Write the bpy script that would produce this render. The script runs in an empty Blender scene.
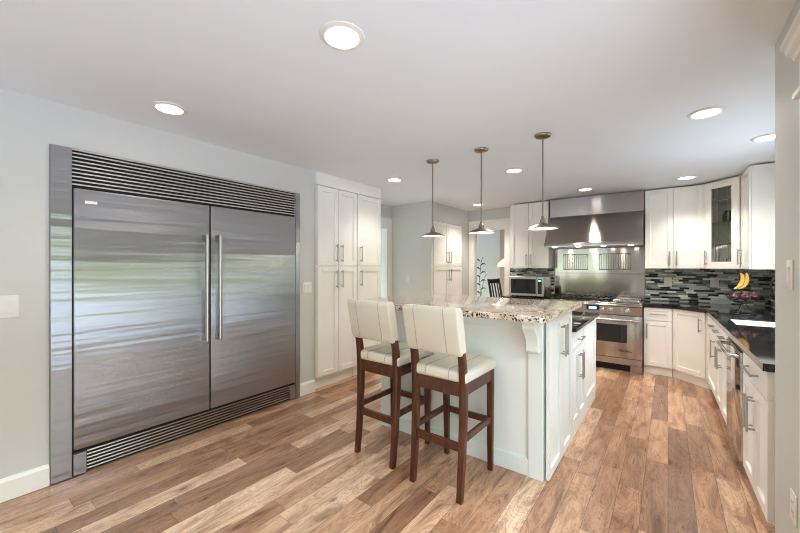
import bpy, bmesh, math, random
from mathutils import Vector, Matrix
random.seed(7)
C = bpy.context.scene.collection
S = bpy.context.scene
R = math.radians
PI = math.pi

# ------------------------------------------------------------------ camera
TH = math.atan2(268, 352)
cam_d = bpy.data.cameras.new('camera')
cam_d.sensor_width = 36.0
cam_d.lens = 352 / 800 * 36
cam_d.clip_start = 0.02
cam = bpy.data.objects.new('camera', cam_d)
C.objects.link(cam)
cam.location = (0, 0, 1.40)
cam.rotation_euler = (PI / 2, 0, TH)
S.camera = cam

# ------------------------------------------------------------------ exposure
S.view_settings.view_transform = 'Standard'
S.view_settings.look = 'None'
S.view_settings.gamma = 1
S.view_settings.use_curve_mapping = False
S.view_settings.exposure = 0.76
CAN_W = 50.0          # each recessed ceiling lamp
SKY_K = 12.0           # brightness of the overcast sky
TREE_K = 3.2          # brightness of the trees around the house
try:
    S.cycles.use_denoising = True
    S.cycles.filter_width = 1.0
    S.cycles.sample_clamp_indirect = 6.0
    S.cycles.max_bounces = 14
    S.cycles.diffuse_bounces = 10
    S.cycles.glossy_bounces = 6
    S.cycles.caustics_reflective = False
    S.cycles.caustics_refractive = False
except Exception:
    pass

# ------------------------------------------------------------------ world: overcast sky over a belt of trees and pale ground
W = bpy.data.worlds.new('outdoors')
S.world = W
W.use_nodes = True
wn, wl = W.node_tree.nodes, W.node_tree.links
wn.clear()
w_out = wn.new('ShaderNodeOutputWorld')
w_bg = wn.new('ShaderNodeBackground')
w_tc = wn.new('ShaderNodeTexCoord')
w_sep = wn.new('ShaderNodeSeparateXYZ')
wl.new(w_tc.outputs['Generated'], w_sep.inputs[0])
w_noise = wn.new('ShaderNodeTexNoise')
w_noise.inputs['Scale'].default_value = 5
w_noise.inputs['Detail'].default_value = 6
wl.new(w_tc.outputs['Generated'], w_noise.inputs['Vector'])
w_add = wn.new('ShaderNodeMath'); w_add.operation = 'MULTIPLY_ADD'
wl.new(w_noise.outputs['Fac'], w_add.inputs[0])
w_add.inputs[1].default_value = 0.30
wl.new(w_sep.outputs['Z'], w_add.inputs[2])
w_ramp = wn.new('ShaderNodeValToRGB')
e = w_ramp.color_ramp.elements
w_map = wn.new('ShaderNodeMapRange')
w_map.inputs['From Min'].default_value = -1
w_map.inputs['From Max'].default_value = 1.3
wl.new(w_add.outputs[0], w_map.inputs['Value'])
wl.new(w_map.outputs[0], w_ramp.inputs[0])


def wpos(z):
    return (z + 0.15 + 1) / 2.3


e[0].position = 0.0
e[0].color = (4.2, 5.1, 6.2, 1)
e[1].position = wpos(-0.10)
e[1].color = (3.0, 3.6, 4.4, 1)
for pos, col in ((wpos(-0.04), (1.2, 1.35, 1.4)), (wpos(0.0), (0.30, 0.38, 0.20)), (wpos(0.12), (0.40, 0.50, 0.27)),
                 (wpos(0.30), (0.34, 0.42, 0.26))):
    q = e.new(pos); q.color = (*[c * TREE_K for c in col], 1)
for pos, col in ((wpos(0.36), (0.78, 0.91, 1.0)), (1.0, (0.74, 0.89, 1.0))):
    q = e.new(pos); q.color = (*[c * SKY_K for c in col], 1)
wl.new(w_ramp.outputs[0], w_bg.inputs[0])
w_bg.inputs[1].default_value = 0.62
wl.new(w_bg.outputs[0], w_out.inputs[0])


def portal(name, loc, rot, sx, sy):
    d = bpy.data.lights.new(name, 'AREA')
    d.shape = 'RECTANGLE'; d.size = sx; d.size_y = sy
    d.cycles.is_portal = True
    o = bpy.data.objects.new(name, d)
    C.objects.link(o); o.location = loc; o.rotation_euler = rot
    return o


portal('daylight_patio_door', (0.60, -0.28, 1.02), (0, R(90), 0), 2.0, 4.2)      # faces -X
portal('daylight_back_window', (-3.3, -3.42, 1.45), (R(90), 0, 0), 2.9, 1.4)     # faces +Y
portal('daylight_sink_window', (1.14, 3.96, 1.56), (0, R(90), 0), 1.0, 1.52)
portal('daylight_added_window', (-5.35, 7.55, 1.35), (0, R(-90), 0), 1.7, 1.7)  # portal of the window added to the dining room
portal('daylight_hall_window', (-5.30, 4.30, 1.30), (0, R(-90), 0), 1.8, 1.5)    # faces +X


# ------------------------------------------------------------------ mesh builder
class MB:
    def __init__(s):
        s.bm = bmesh.new()

    def _add(s, t):
        me = bpy.data.meshes.new('t'); t.to_mesh(me); t.free()
        s.bm.from_mesh(me); bpy.data.meshes.remove(me)
        return s

    def box(s, x0, y0, z0, x1, y1, z1, bev=0.0, seg=1):
        t = bmesh.new()
        bmesh.ops.create_cube(t, size=1)
        for v in t.verts:
            v.co = Vector(((x0 + x1) / 2 + v.co.x * abs(x1 - x0), (y0 + y1) / 2 + v.co.y * abs(y1 - y0), (z0 + z1) / 2 + v.co.z * abs(z1 - z0)))
        if bev:
            bmesh.ops.bevel(t, geom=t.edges[:], offset=bev, segments=seg, profile=0.5, affect='EDGES')
        return s._add(t)

    def prism(s, poly, axis, a0, a1, bev=0.0, seg=2):
        """poly in the two axes left over (xy for z, xz for y, yz for x)"""
        t = bmesh.new()
        def P(u, v, a):
            return {'z': (u, v, a), 'y': (u, a, v), 'x': (a, u, v)}[axis]
        A = [t.verts.new(P(u, v, a0)) for u, v in poly]
        B = [t.verts.new(P(u, v, a1)) for u, v in poly]
        n = len(poly)
        t.faces.new(A); t.faces.new(B[::-1])
        for i in range(n):
            t.faces.new((A[i], B[i], B[(i + 1) % n], A[(i + 1) % n]))
        bmesh.ops.recalc_face_normals(t, faces=t.faces[:])
        if bev:
            bmesh.ops.bevel(t, geom=t.edges[:], offset=bev, segments=seg, profile=0.5, affect='EDGES')
        return s._add(t)

    def tube(s, pts, r, seg=8, closed=False):
        pts = [Vector(p) for p in pts]
        n = len(pts)
        rs = r if isinstance(r, (list, tuple)) else [r] * n
        t = bmesh.new()
        rings = []
        up = None
        for i, p in enumerate(pts):
            if closed:
                d = (pts[(i + 1) % n] - pts[i - 1])
            else:
                d = pts[min(i + 1, n - 1)] - pts[max(i - 1, 0)]
            d.normalize()
            if up is None:
                up = Vector((0, 0, 1)) if abs(d.z) < 0.9 else Vector((1, 0, 0))
            a = d.cross(up); a.normalize()
            b = a.cross(d); b.normalize(); up = b
            rings.append([t.verts.new(p + (a * math.cos(2 * PI * k / seg) + b * math.sin(2 * PI * k / seg)) * rs[i]) for k in range(seg)])
        m = n if closed else n - 1
        for i in range(m):
            A, B = rings[i], rings[(i + 1) % n]
            for k in range(seg):
                t.faces.new((A[k], A[(k + 1) % seg], B[(k + 1) % seg], B[k]))
        if not closed:
            t.faces.new(rings[0][::-1]); t.faces.new(rings[-1])
        bmesh.ops.recalc_face_normals(t, faces=t.faces[:])
        return s._add(t)

    def cyl(s, p0, p1, r, seg=16):
        return s.tube([p0, p1], r, seg)

    def lathe(s, prof, c=(0, 0, 0), seg=32, rx=1, ry=1):
        t = bmesh.new()
        rings = []
        for r_, z in prof:
            if r_ < 1e-6:
                rings.append([t.verts.new((c[0], c[1], c[2] + z))])
            else:
                rings.append([t.verts.new((c[0] + rx * r_ * math.cos(2 * PI * k / seg), c[1] + ry * r_ * math.sin(2 * PI * k / seg), c[2] + z)) for k in range(seg)])
        for A, B in zip(rings, rings[1:]):
            for k in range(seg):
                k2 = (k + 1) % seg
                if len(A) == 1 and len(B) == 1:
                    continue
                if len(A) == 1:
                    t.faces.new((A[0], B[k2], B[k]))
                elif len(B) == 1:
                    t.faces.new((A[k], A[k2], B[0]))
                else:
                    t.faces.new((A[k], A[k2], B[k2], B[k]))
        bmesh.ops.recalc_face_normals(t, faces=t.faces[:])
        return s._add(t)

    def loft(s, secs, bev=0.0):
        """secs: (x, y, z, hx, hy) rectangles"""
        t = bmesh.new()
        rings = [[t.verts.new((x + sx * hx, y + sy * hy, z)) for sx, sy in ((-1, -1), (1, -1), (1, 1), (-1, 1))] for x, y, z, hx, hy in secs]
        for A, B in zip(rings, rings[1:]):
            for k in range(4):
                t.faces.new((A[k], A[(k + 1) % 4], B[(k + 1) % 4], B[k]))
        t.faces.new(rings[0][::-1]); t.faces.new(rings[-1])
        bmesh.ops.recalc_face_normals(t, faces=t.faces[:])
        if bev:
            bmesh.ops.bevel(t, geom=[x for x in t.edges if x.calc_face_angle(0) > 0.6], offset=bev, segments=2, profile=0.5, affect='EDGES')
        return s._add(t)

    def rot(s, ang, axis='Z', c=(0, 0, 0)):
        bmesh.ops.rotate(s.bm, verts=s.bm.verts[:], cent=c, matrix=Matrix.Rotation(ang, 3, axis))
        return s

    def move(s, v):
        bmesh.ops.translate(s.bm, verts=s.bm.verts[:], vec=v)
        return s

    def build(s, name, m, parent=None, smooth=True, ang=32):
        me = bpy.data.meshes.new(name)
        s.bm.to_mesh(me); s.bm.free()
        me.materials.append(m)
        if smooth and len(me.polygons):
            me.polygons.foreach_set('use_smooth', [True] * len(me.polygons))
            me.set_sharp_from_angle(angle=R(ang))
        o = bpy.data.objects.new(name, me)
        C.objects.link(o)
        if parent:
            o.parent = parent
        return o


def thing(name, label, cat, loc=(0, 0, 0), rz=0, group=None):
    o = bpy.data.objects.new(name, None); C.objects.link(o)
    o.location = loc; o.rotation_euler = (0, 0, rz)
    o.empty_display_size = 0.1
    o['label'] = label; o['category'] = cat
    if group: o['group'] = group
    return o


def tag(o, label, cat, group=None):
    o['label'] = label; o['category'] = cat
    if group: o['group'] = group
    return o


def struct(name, mb, m, parent=None, smooth=False):
    o = mb.build(name, m, parent, smooth)
    if not parent: o['kind'] = 'structure'
    return o


# ------------------------------------------------------------------ materials
def newmat(name):
    m = bpy.data.materials.new(name); m.use_nodes = True
    n, l = m.node_tree.nodes, m.node_tree.links
    return m, n, l, n['Principled BSDF']


def node(n, kind, **kw):
    x = n.new('ShaderNode' + kind)
    for k, v in kw.items():
        setattr(x, k, v)
    return x


def math_n(n, l, op, a, b=None, c=None):
    x = n.new('ShaderNodeMath'); x.operation = op
    for i, v in enumerate((a, b, c)):
        if v is None: continue
        if isinstance(v, (int, float)): x.inputs[i].default_value = v
        else: l.new(v, x.inputs[i])
    return x.outputs[0]


def ramp(n, l, fac, stops, interp='LINEAR'):
    x = n.new('ShaderNodeValToRGB'); x.color_ramp.interpolation = interp
    el = x.color_ramp.elements
    while len(el) < len(stops): el.new(0.5)
    for q, (p, c) in zip(el, stops):
        q.position = p; q.color = (*c, 1)
    l.new(fac, x.inputs[0])
    return x.outputs[0]


def mixc(n, l, fac, a, b, mode='MIX'):
    x = n.new('ShaderNodeMix'); x.data_type = 'RGBA'; x.blend_type = mode
    for i, v in ((0, fac), (6, a), (7, b)):
        if isinstance(v, (int, float)): x.inputs[i].default_value = v
        elif isinstance(v, tuple): x.inputs[i].default_value = (*v, 1)
        else: l.new(v, x.inputs[i])
    return x.outputs[2]


def srgb(r, g, b):
    return tuple(((c / 255) / 12.92 if c / 255 <= 0.04045 else ((c / 255 + 0.055) / 1.055) ** 2.4) for c in (r, g, b))


def paint(name, col, rough=0.5, metal=0.0, var=0.03, scale=6.0, bump=0.0, coat=0.0):
    """a plain finish with a slight procedural unevenness"""
    m, n, l, b = newmat(name)
    tc = node(n, 'TexCoord'); nz = node(n, 'TexNoise')
    nz.inputs['Scale'].default_value = scale; nz.inputs['Detail'].default_value = 4
    l.new(tc.outputs['Object'], nz.inputs['Vector'])
    lo = tuple(max(0, c * (1 - var)) for c in col); hi = tuple(min(1, c * (1 + var)) for c in col)
    l.new(ramp(n, l, nz.outputs['Fac'], [(0.3, lo), (0.7, hi)]), b.inputs['Base Color'])
    b.inputs['Roughness'].default_value = rough
    b.inputs['Metallic'].default_value = metal
    b.inputs['Coat Weight'].default_value = coat
    if bump:
        nb = node(n, 'TexNoise'); nb.inputs['Scale'].default_value = 180; nb.inputs['Detail'].default_value = 3
        l.new(tc.outputs['Object'], nb.inputs['Vector'])
        bp = node(n, 'Bump'); bp.inputs['Strength'].default_value = bump; bp.inputs['Distance'].default_value = 0.002
        l.new(nb.outputs['Fac'], bp.inputs['Height']); l.new(bp.outputs[0], b.inputs['Normal'])
    return m


def steel(name, col=(0.60, 0.585, 0.57), rough=0.22, aniso=0.8, rot=0.0, wave=None, wstr=0.02, haze=0.0):
    m, n, l, b = newmat(name)
    tc = node(n, 'TexCoord'); mp = node(n, 'Mapping')
    l.new(tc.outputs['Object'], mp.inputs[0])
    nz = node(n, 'TexNoise'); nz.inputs['Scale'].default_value = 1; nz.inputs['Detail'].default_value = 3
    mp.inputs['Scale'].default_value = (2, 2, 900) if rot == 0 else (700, 2, 2)
    l.new(mp.outputs[0], nz.inputs['Vector'])
    lo = tuple(c * 0.95 for c in col); hi = tuple(min(1, c * 1.05) for c in col)
    l.new(ramp(n, l, nz.outputs['Fac'], [(0.3, lo), (0.7, hi)]), b.inputs['Base Color'])
    b.inputs['Metallic'].default_value = 1
    b.inputs['Roughness'].default_value = rough
    b.inputs['Anisotropic'].default_value = aniso
    b.inputs['Anisotropic Rotation'].default_value = rot
    tg = node(n, 'Tangent'); tg.direction_type = 'RADIAL'; tg.axis = 'Z'
    l.new(tg.outputs[0], b.inputs['Tangent'])
    if wave:
        mw = node(n, 'Mapping'); mw.inputs['Scale'].default_value = wave
        l.new(tc.outputs['Object'], mw.inputs[0])
        nw = node(n, 'TexNoise'); nw.inputs['Scale'].default_value = 1; nw.inputs['Detail'].default_value = 2.5
        l.new(mw.outputs[0], nw.inputs['Vector'])
        bp = node(n, 'Bump'); bp.inputs['Strength'].default_value = 1.0; bp.inputs['Distance'].default_value = wstr
        l.new(nw.outputs['Fac'], bp.inputs['Height']); l.new(bp.outputs[0], b.inputs['Normal'])
    if haze:
        b2 = node(n, 'BsdfPrincipled'); b2.inputs['Metallic'].default_value = 1; b2.inputs['Roughness'].default_value = 0.6
        b2.inputs['Base Color'].default_value = (*[min(1, c * 1.35) for c in col], 1)
        mx = node(n, 'MixShader'); mx.inputs[0].default_value = haze
        l.new(b.outputs[0], mx.inputs[1]); l.new(b2.outputs[0], mx.inputs[2]); l.new(mx.outputs[0], n['Material Output'].inputs[0])
    return m


def emit(name, col, k):
    m, n, l, b = newmat(name)
    b.inputs['Base Color'].default_value = (*col, 1)
    b.inputs['Emission Color'].default_value = (*col, 1)
    b.inputs['Emission Strength'].default_value = k
    return m


def glass(name, tint=(1, 1, 1), refl=1.0):
    m, n, l, b = newmat(name)
    n.remove(b)
    out = n['Material Output']
    tr = node(n, 'BsdfTransparent'); tr.inputs[0].default_value = (*tint, 1)
    gl = node(n, 'BsdfGlossy'); gl.inputs['Roughness'].default_value = 0.02
    fr = node(n, 'Fresnel'); ge = node(n, 'NewGeometry')
    l.new(math_n(n, l, 'MULTIPLY_ADD', ge.outputs['Backfacing'], 1 / 1.45 - 1.45, 1.45), fr.inputs[0])   # the same index on both faces
    mx = node(n, 'MixShader')
    l.new(math_n(n, l, 'MULTIPLY', fr.outputs[0], refl), mx.inputs[0])
    l.new(tr.outputs[0], mx.inputs[1]); l.new(gl.outputs[0], mx.inputs[2])
    l.new(mx.outputs[0], out.inputs[0])
    return m


def plank_floor():
    m, n, l, b = newmat('hardwood_planks')
    tc = node(n, 'TexCoord'); sp = node(n, 'SeparateXYZ'); l.new(tc.outputs['Object'], sp.inputs[0])
    PW = 0.125
    xr = math_n(n, l, 'DIVIDE', sp.outputs['X'], PW)
    row = math_n(n, l, 'FLOOR', xr)
    fx = math_n(n, l, 'FRACT', xr)
    w1 = node(n, 'TexWhiteNoise'); w1.noise_dimensions = '1D'; l.new(row, w1.inputs['W'])
    yo = math_n(n, l, 'MULTIPLY_ADD', w1.outputs['Value'], 7.3, sp.outputs['Y'])
    plen = math_n(n, l, 'MULTIPLY_ADD', w1.outputs['Value'], 0.7, 0.75)
    yr = math_n(n, l, 'DIVIDE', yo, plen)
    col = math_n(n, l, 'FLOOR', yr); fy = math_n(n, l, 'FRACT', yr)
    cv = node(n, 'CombineXYZ'); l.new(row, cv.inputs[0]); l.new(col, cv.inputs[1])
    w2 = node(n, 'TexWhiteNoise'); w2.noise_dimensions = '2D'; l.new(cv.outputs[0], w2.inputs['Vector'])
    base = ramp(n, l, w2.outputs['Value'], [(0.0, srgb(140, 105, 83)), (0.18, srgb(166, 127, 100)), (0.40, srgb(187, 146, 117)),
                                            (0.62, srgb(201, 162, 132)), (0.80, srgb(216, 180, 150)), (1.0, srgb(232, 202, 175))])
    gx = math_n(n, l, 'MULTIPLY', sp.outputs['X'], 26)
    gy = math_n(n, l, 'MULTIPLY', sp.outputs['Y'], 1.9)
    gz = math_n(n, l, 'MULTIPLY', w2.outputs['Value'], 60)
    gv = node(n, 'CombineXYZ'); l.new(gx, gv.inputs[0]); l.new(gy, gv.inputs[1]); l.new(gz, gv.inputs[2])
    g1 = node(n, 'TexNoise'); g1.inputs['Scale'].default_value = 1; g1.inputs['Detail'].default_value = 7
    g1.inputs['Roughness'].default_value = 0.62; g1.inputs['Distortion'].default_value = 1.3
    l.new(gv.outputs[0], g1.inputs['Vector'])
    grain = ramp(n, l, g1.outputs['Fac'], [(0.25, (0.50, 0.42, 0.36)), (0.44, (0.84, 0.80, 0.77)), (0.58, (1, 1, 1)), (0.78, (1.0, 1.0, 1.0))])
    c1 = mixc(n, l, 0.85, base, grain, 'MULTIPLY')
    # broad figure and knots
    g2x = math_n(n, l, 'MULTIPLY', sp.outputs['X'], 7); g2y = math_n(n, l, 'MULTIPLY', sp.outputs['Y'], 1.6)
    g2 = node(n, 'CombineXYZ'); l.new(g2x, g2.inputs[0]); l.new(g2y, g2.inputs[1]); l.new(gz, g2.inputs[2])
    nf = node(n, 'TexNoise'); nf.inputs['Scale'].default_value = 1; nf.inputs['Detail'].default_value = 5; nf.inputs['Distortion'].default_value = 2.2
    l.new(g2.outputs[0], nf.inputs['Vector'])
    fig = ramp(n, l, nf.outputs['Fac'], [(0.30, (0.45, 0.36, 0.30)), (0.43, (0.85, 0.79, 0.75)), (0.58, (1.08, 1.07, 1.05))])
    rg_ = math_n(n, l, 'SINE', math_n(n, l, 'MULTIPLY', nf.outputs['Fac'], 85))
    rings = ramp(n, l, math_n(n, l, 'MULTIPLY_ADD', rg_, .5, .5), [(0.0, (0.66, 0.57, 0.50)), (0.30, (0.93, 0.90, 0.88)), (0.6, (1, 1, 1))])
    c1 = mixc(n, l, 0.75, c1, rings, 'MULTIPLY')
    c2 = mixc(n, l, 0.9, c1, fig, 'MULTIPLY')
    vo = node(n, 'TexVoronoi'); vo.inputs['Scale'].default_value = 1
    kv = node(n, 'CombineXYZ')
    l.new(math_n(n, l, 'MULTIPLY', sp.outputs['X'], 6.0), kv.inputs[0]); l.new(math_n(n, l, 'MULTIPLY', sp.outputs['Y'], 2.6), kv.inputs[1]); l.new(gz, kv.inputs[2])
    l.new(kv.outputs[0], vo.inputs['Vector'])
    kn = ramp(n, l, vo.outputs['Distance'], [(0.03, (0.25, 0.16, 0.11)), (0.09, (0.8, 0.74, 0.7)), (0.14, (1, 1, 1))])
    c3 = mixc(n, l, 0.8, c2, kn, 'MULTIPLY')
    # joints
    ex = math_n(n, l, 'MINIMUM', fx, math_n(n, l, 'SUBTRACT', 1.0, fx))
    ex = math_n(n, l, 'MULTIPLY', ex, PW)
    ey = math_n(n, l, 'MINIMUM', fy, math_n(n, l, 'SUBTRACT', 1.0, fy))
    ey = math_n(n, l, 'MULTIPLY', ey, plen)
    ed = math_n(n, l, 'MINIMUM', ex, ey)
    jt = ramp(n, l, math_n(n, l, 'MULTIPLY', ed, 100), [(0.08, (0.22, 0.17, 0.14)), (0.22, (1, 1, 1))])
    c4 = mixc(n, l, 0.7, c3, jt, 'MULTIPLY')
    l.new(c4, b.inputs['Base Color'])
    l.new(ramp(n, l, g1.outputs['Fac'], [(0.3, (0.36, 0.36, 0.36)), (0.7, (0.26, 0.26, 0.26))]), b.inputs['Roughness'])
    b.inputs['Coat Weight'].default_value = 0.35; b.inputs['Coat Roughness'].default_value = 0.16
    bp = node(n, 'Bump'); bp.inputs['Strength'].default_value = 0.12; bp.inputs['Distance'].default_value = 0.002
    l.new(g1.outputs['Fac'], bp.inputs['Height']); l.new(bp.outputs[0], b.inputs['Normal'])
    return m


def mosaic():
    """thin glass and stone strips in black, grey and sage"""
    m, n, l, b = newmat('strip_mosaic_tile')
    tc = node(n, 'TexCoord'); sp = node(n, 'SeparateXYZ'); l.new(tc.outputs['Object'], sp.inputs[0])
    run = math_n(n, l, 'SUBTRACT', sp.outputs['X'], sp.outputs['Y'])
    RH, TW = 0.0265, 0.105
    zr = math_n(n, l, 'DIVIDE', sp.outputs['Z'], RH); row = math_n(n, l, 'FLOOR', zr); fz = math_n(n, l, 'FRACT', zr)
    w1 = node(n, 'TexWhiteNoise'); w1.noise_dimensions = '1D'; l.new(row, w1.inputs['W'])
    xr = math_n(n, l, 'ADD', math_n(n, l, 'DIVIDE', run, TW), math_n(n, l, 'MULTIPLY', w1.outputs['Value'], 9))
    col = math_n(n, l, 'FLOOR', xr); fx = math_n(n, l, 'FRACT', xr)
    cv = node(n, 'CombineXYZ'); l.new(row, cv.inputs[0]); l.new(col, cv.inputs[1])
    w2 = node(n, 'TexWhiteNoise'); w2.noise_dimensions = '2D'; l.new(cv.outputs[0], w2.inputs['Vector'])
    c = ramp(n, l, w2.outputs['Value'], [(0, srgb(14, 14, 16)), (0.26, srgb(150, 158, 152)), (0.46, srgb(186, 193, 186)), (0.66, srgb(222, 226, 220)),
                                        (0.80, srgb(104, 116, 110)), (0.92, srgb(238, 240, 236))], 'CONSTANT')
    ex = math_n(n, l, 'MULTIPLY', math_n(n, l, 'MINIMUM', fx, math_n(n, l, 'SUBTRACT', 1.0, fx)), TW)
    ez = math_n(n, l, 'MULTIPLY', math_n(n, l, 'MINIMUM', fz, math_n(n, l, 'SUBTRACT', 1.0, fz)), RH)
    ed = math_n(n, l, 'LESS_THAN', math_n(n, l, 'MINIMUM', ex, ez), 0.0012)
    l.new(mixc(n, l, ed, c, srgb(120, 122, 116)), b.inputs['Base Color'])
    rr = math_n(n, l, 'MULTIPLY_ADD', w2.outputs['Value'], 0.2, 0.10)
    l.new(math_n(n, l, 'MAXIMUM', rr, math_n(n, l, 'MULTIPLY', ed, 0.7)), b.inputs['Roughness'])
    bp = node(n, 'Bump'); bp.invert = True; bp.inputs['Strength'].default_value = 0.5; bp.inputs['Distance'].default_value = 0.001
    l.new(ed, bp.inputs['Height']); l.new(bp.outputs[0], b.inputs['Normal'])
    return m


def granite():
    m, n, l, b = newmat('speckled_granite')
    tc = node(n, 'TexCoord')
    n1 = node(n, 'TexNoise'); n1.inputs['Scale'].default_value = 14; n1.inputs['Detail'].default_value = 8; n1.inputs['Roughness'].default_value = 0.7
    l.new(tc.outputs['Object'], n1.inputs['Vector'])
    base = ramp(n, l, n1.outputs['Fac'], [(0.3, srgb(150, 128, 112)), (0.46, srgb(202, 186, 170)), (0.58, srgb(226, 214, 200)), (0.72, srgb(236, 230, 222))])
    v = node(n, 'TexVoronoi'); v.inputs['Scale'].default_value = 115
    l.new(tc.outputs['Object'], v.inputs['Vector'])
    sv = node(n, 'SeparateColor'); l.new(v.outputs['Color'], sv.inputs[0])
    n2 = node(n, 'TexNoise'); n2.inputs['Scale'].default_value = 22; n2.inputs['Detail'].default_value = 4
    l.new(tc.outputs['Object'], n2.inputs['Vector'])
    k = math_n(n, l, 'ADD', math_n(n, l, 'MULTIPLY', sv.outputs[0], 0.6), math_n(n, l, 'MULTIPLY', n2.outputs['Fac'], 0.8))
    dk = ramp(n, l, k, [(0.0, (1, 1, 1)), (0.50, (0, 0, 0))], 'CONSTANT')
    dk2 = ramp(n, l, k, [(0.0, (1, 1, 1)), (0.55, (0, 0, 0))], 'CONSTANT')
    c = mixc(n, l, dk2, base, srgb(158, 138, 122))
    c = mixc(n, l, dk, c, srgb(30, 28, 27))
    l.new(c, b.inputs['Base Color'])
    b.inputs['Roughness'].default_value = 0.08
    return m


def wood(name, c0, c1, rough=0.4):
    m, n, l, b = newmat(name)
    tc = node(n, 'TexCoord'); mp = node(n, 'Mapping'); mp.inputs['Scale'].default_value = (45, 45, 4)
    l.new(tc.outputs['Object'], mp.inputs[0])
    nz = node(n, 'TexNoise'); nz.inputs['Scale'].default_value = 1; nz.inputs['Detail'].default_value = 5; nz.inputs['Distortion'].default_value = 0.8
    l.new(mp.outputs[0], nz.inputs['Vector'])
    l.new(ramp(n, l, nz.outputs['Fac'], [(0.3, c0), (0.7, c1)]), b.inputs['Base Color'])
    b.inputs['Roughness'].default_value = rough
    return m


M = {}
M['wall'] = paint('wall_paint', srgb(206, 207, 203), 0.6, var=0.01, scale=2, bump=0.05)
M['wall_grey'] = paint('grey_wall_paint', srgb(214, 216, 209), 0.6, var=0.01, scale=2, bump=0.05)
M['ceil'] = paint('ceiling_paint', srgb(233, 240, 245), 0.8, var=0.008, scale=1.5, bump=0.08)
M['trim'] = paint('white_trim_paint', srgb(236, 234, 228), 0.35, var=0.01)
M['cab'] = paint('cabinet_paint', srgb(243, 241, 236), 0.32, var=0.012, scale=3)
M['isl'] = paint('island_paint', srgb(234, 240, 240), 0.34, var=0.012, scale=3)
M['floor'] = plank_floor()
M['tile'] = mosaic()
M['granite'] = granite()
M['black_stone'] = paint('polished_black_stone', (0.012, 0.012, 0.013), 0.06, var=0.6, scale=160)
M['steel_h'] = steel('brushed_steel_door', (0.39, 0.395, 0.41), 0.33, 1.0, 0.0, (0.5, 0.5, 11), 0.007, haze=0.10)
M['steel_v'] = steel('brushed_steel_cooking', (0.44, 0.405, 0.38), 0.19, 1.0, 0.25)
M['steel_p'] = steel('polished_splash_steel', (0.52, 0.49, 0.465), 0.12, 0.9, 0.25)
M['steel_m'] = steel('polished_steel', (0.58, 0.57, 0.56), 0.08, 0.0)
M['steel'] = steel('plain_steel', (0.62, 0.60, 0.58), 0.25, 0.0)
M['steel_dark'] = steel('dark_steel', (0.34, 0.33, 0.32), 0.3, 0.0)
M['sink'] = paint('white_sink_enamel', srgb(240, 240, 238), 0.2)
M['nickel'] = steel('brushed_nickel', (0.44, 0.42, 0.40), 0.30, 0.0)
M['black'] = paint('black_enamel', (0.010, 0.010, 0.011), 0.35, var=0.2)
M['gap_shade'] = paint('painted_recess_shade', (0.006, 0.006, 0.007), 0.7, var=0.1)  # near-black colour puts the shade into gaps and recesses
M['oven_glass'] = paint('dark_oven_glass', (0.012, 0.013, 0.012), 0.04, var=0.1)
M['plastic'] = paint('white_plastic', srgb(232, 230, 224), 0.35, var=0.01)
M['stool_wood'] = wood('dark_red_brown_wood', srgb(44, 19, 10), srgb(98, 50, 26), 0.34)
M['vinyl'] = paint('cream_vinyl', srgb(219, 214, 200), 0.42, var=0.02, bump=0.06)
M['piping'] = paint('grey_piping', srgb(172, 165, 150), 0.5)
M['bronze'] = steel('aged_nickel_bronze', (0.30, 0.26, 0.22), 0.35, 0.0)
M['shade'] = paint('pale_metal_shade', srgb(120, 108, 90), 0.35, metal=0.8, var=0.08)
M['lamp'] = emit('lamp_lens', (1.0, 0.93, 0.82), 7.0)
M['hood_lamp'] = emit('hood_lamp_lens', (1.0, 0.9, 0.75), 8.0)
M['bulb'] = emit('pendant_bulb', (1.0, 0.92, 0.8), 1.6)
M['pane'] = glass('window_pane')
M['cab_glass'] = glass('cabinet_glass', (0.93, 0.96, 0.93), 1.0)
M['display'] = emit('blue_display', (0.25, 0.5, 0.9), 1.2)
M['banana'] = paint('banana_skin', srgb(214, 168, 76), 0.5, var=0.1, scale=20)
M['onion'] = paint('red_onion_skin', srgb(96, 34, 44), 0.35, var=0.25, scale=30)
M['wire'] = paint('black_wire', (0.03, 0.03, 0.032), 0.25, metal=0.4)
M['olive'] = paint('dark_olive_glaze', srgb(54, 62, 34), 0.25, var=0.2, scale=20)
M['cream_glaze'] = paint('cream_yellow_glaze', srgb(222, 214, 150), 0.25, var=0.05)
M['brown_glaze'] = paint('mottled_brown_glaze', srgb(120, 88, 70), 0.3, var=0.5, scale=40)
M['spice'] = paint('brown_spice', srgb(90, 60, 40), 0.5, var=0.4, scale=60)
M['fabric_lamp'] = emit('glowing_lamp_shade', srgb(240, 214, 150), 1.6)
M['brown_wall'] = paint('taupe_wall_paint', srgb(170, 156, 142), 0.6, var=0.01)
M['blue_wall'] = paint('pale_blue_wall_paint', srgb(196, 201, 196), 0.6, var=0.01)

# ------------------------------------------------------------------ the room
CE = 2.465
XL, YB, XR = -3.16, 6.20, 1.00       # fridge wall, range wall, sink wall
struct('floor', MB().box(-5.4, -3.5, -0.1, 1.2, 9.4, 0), M['floor'])
struct('ceiling', MB().box(-5.4, -3.5, CE, 1.2, 9.4, CE + 0.1), M['ceil'])

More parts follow.
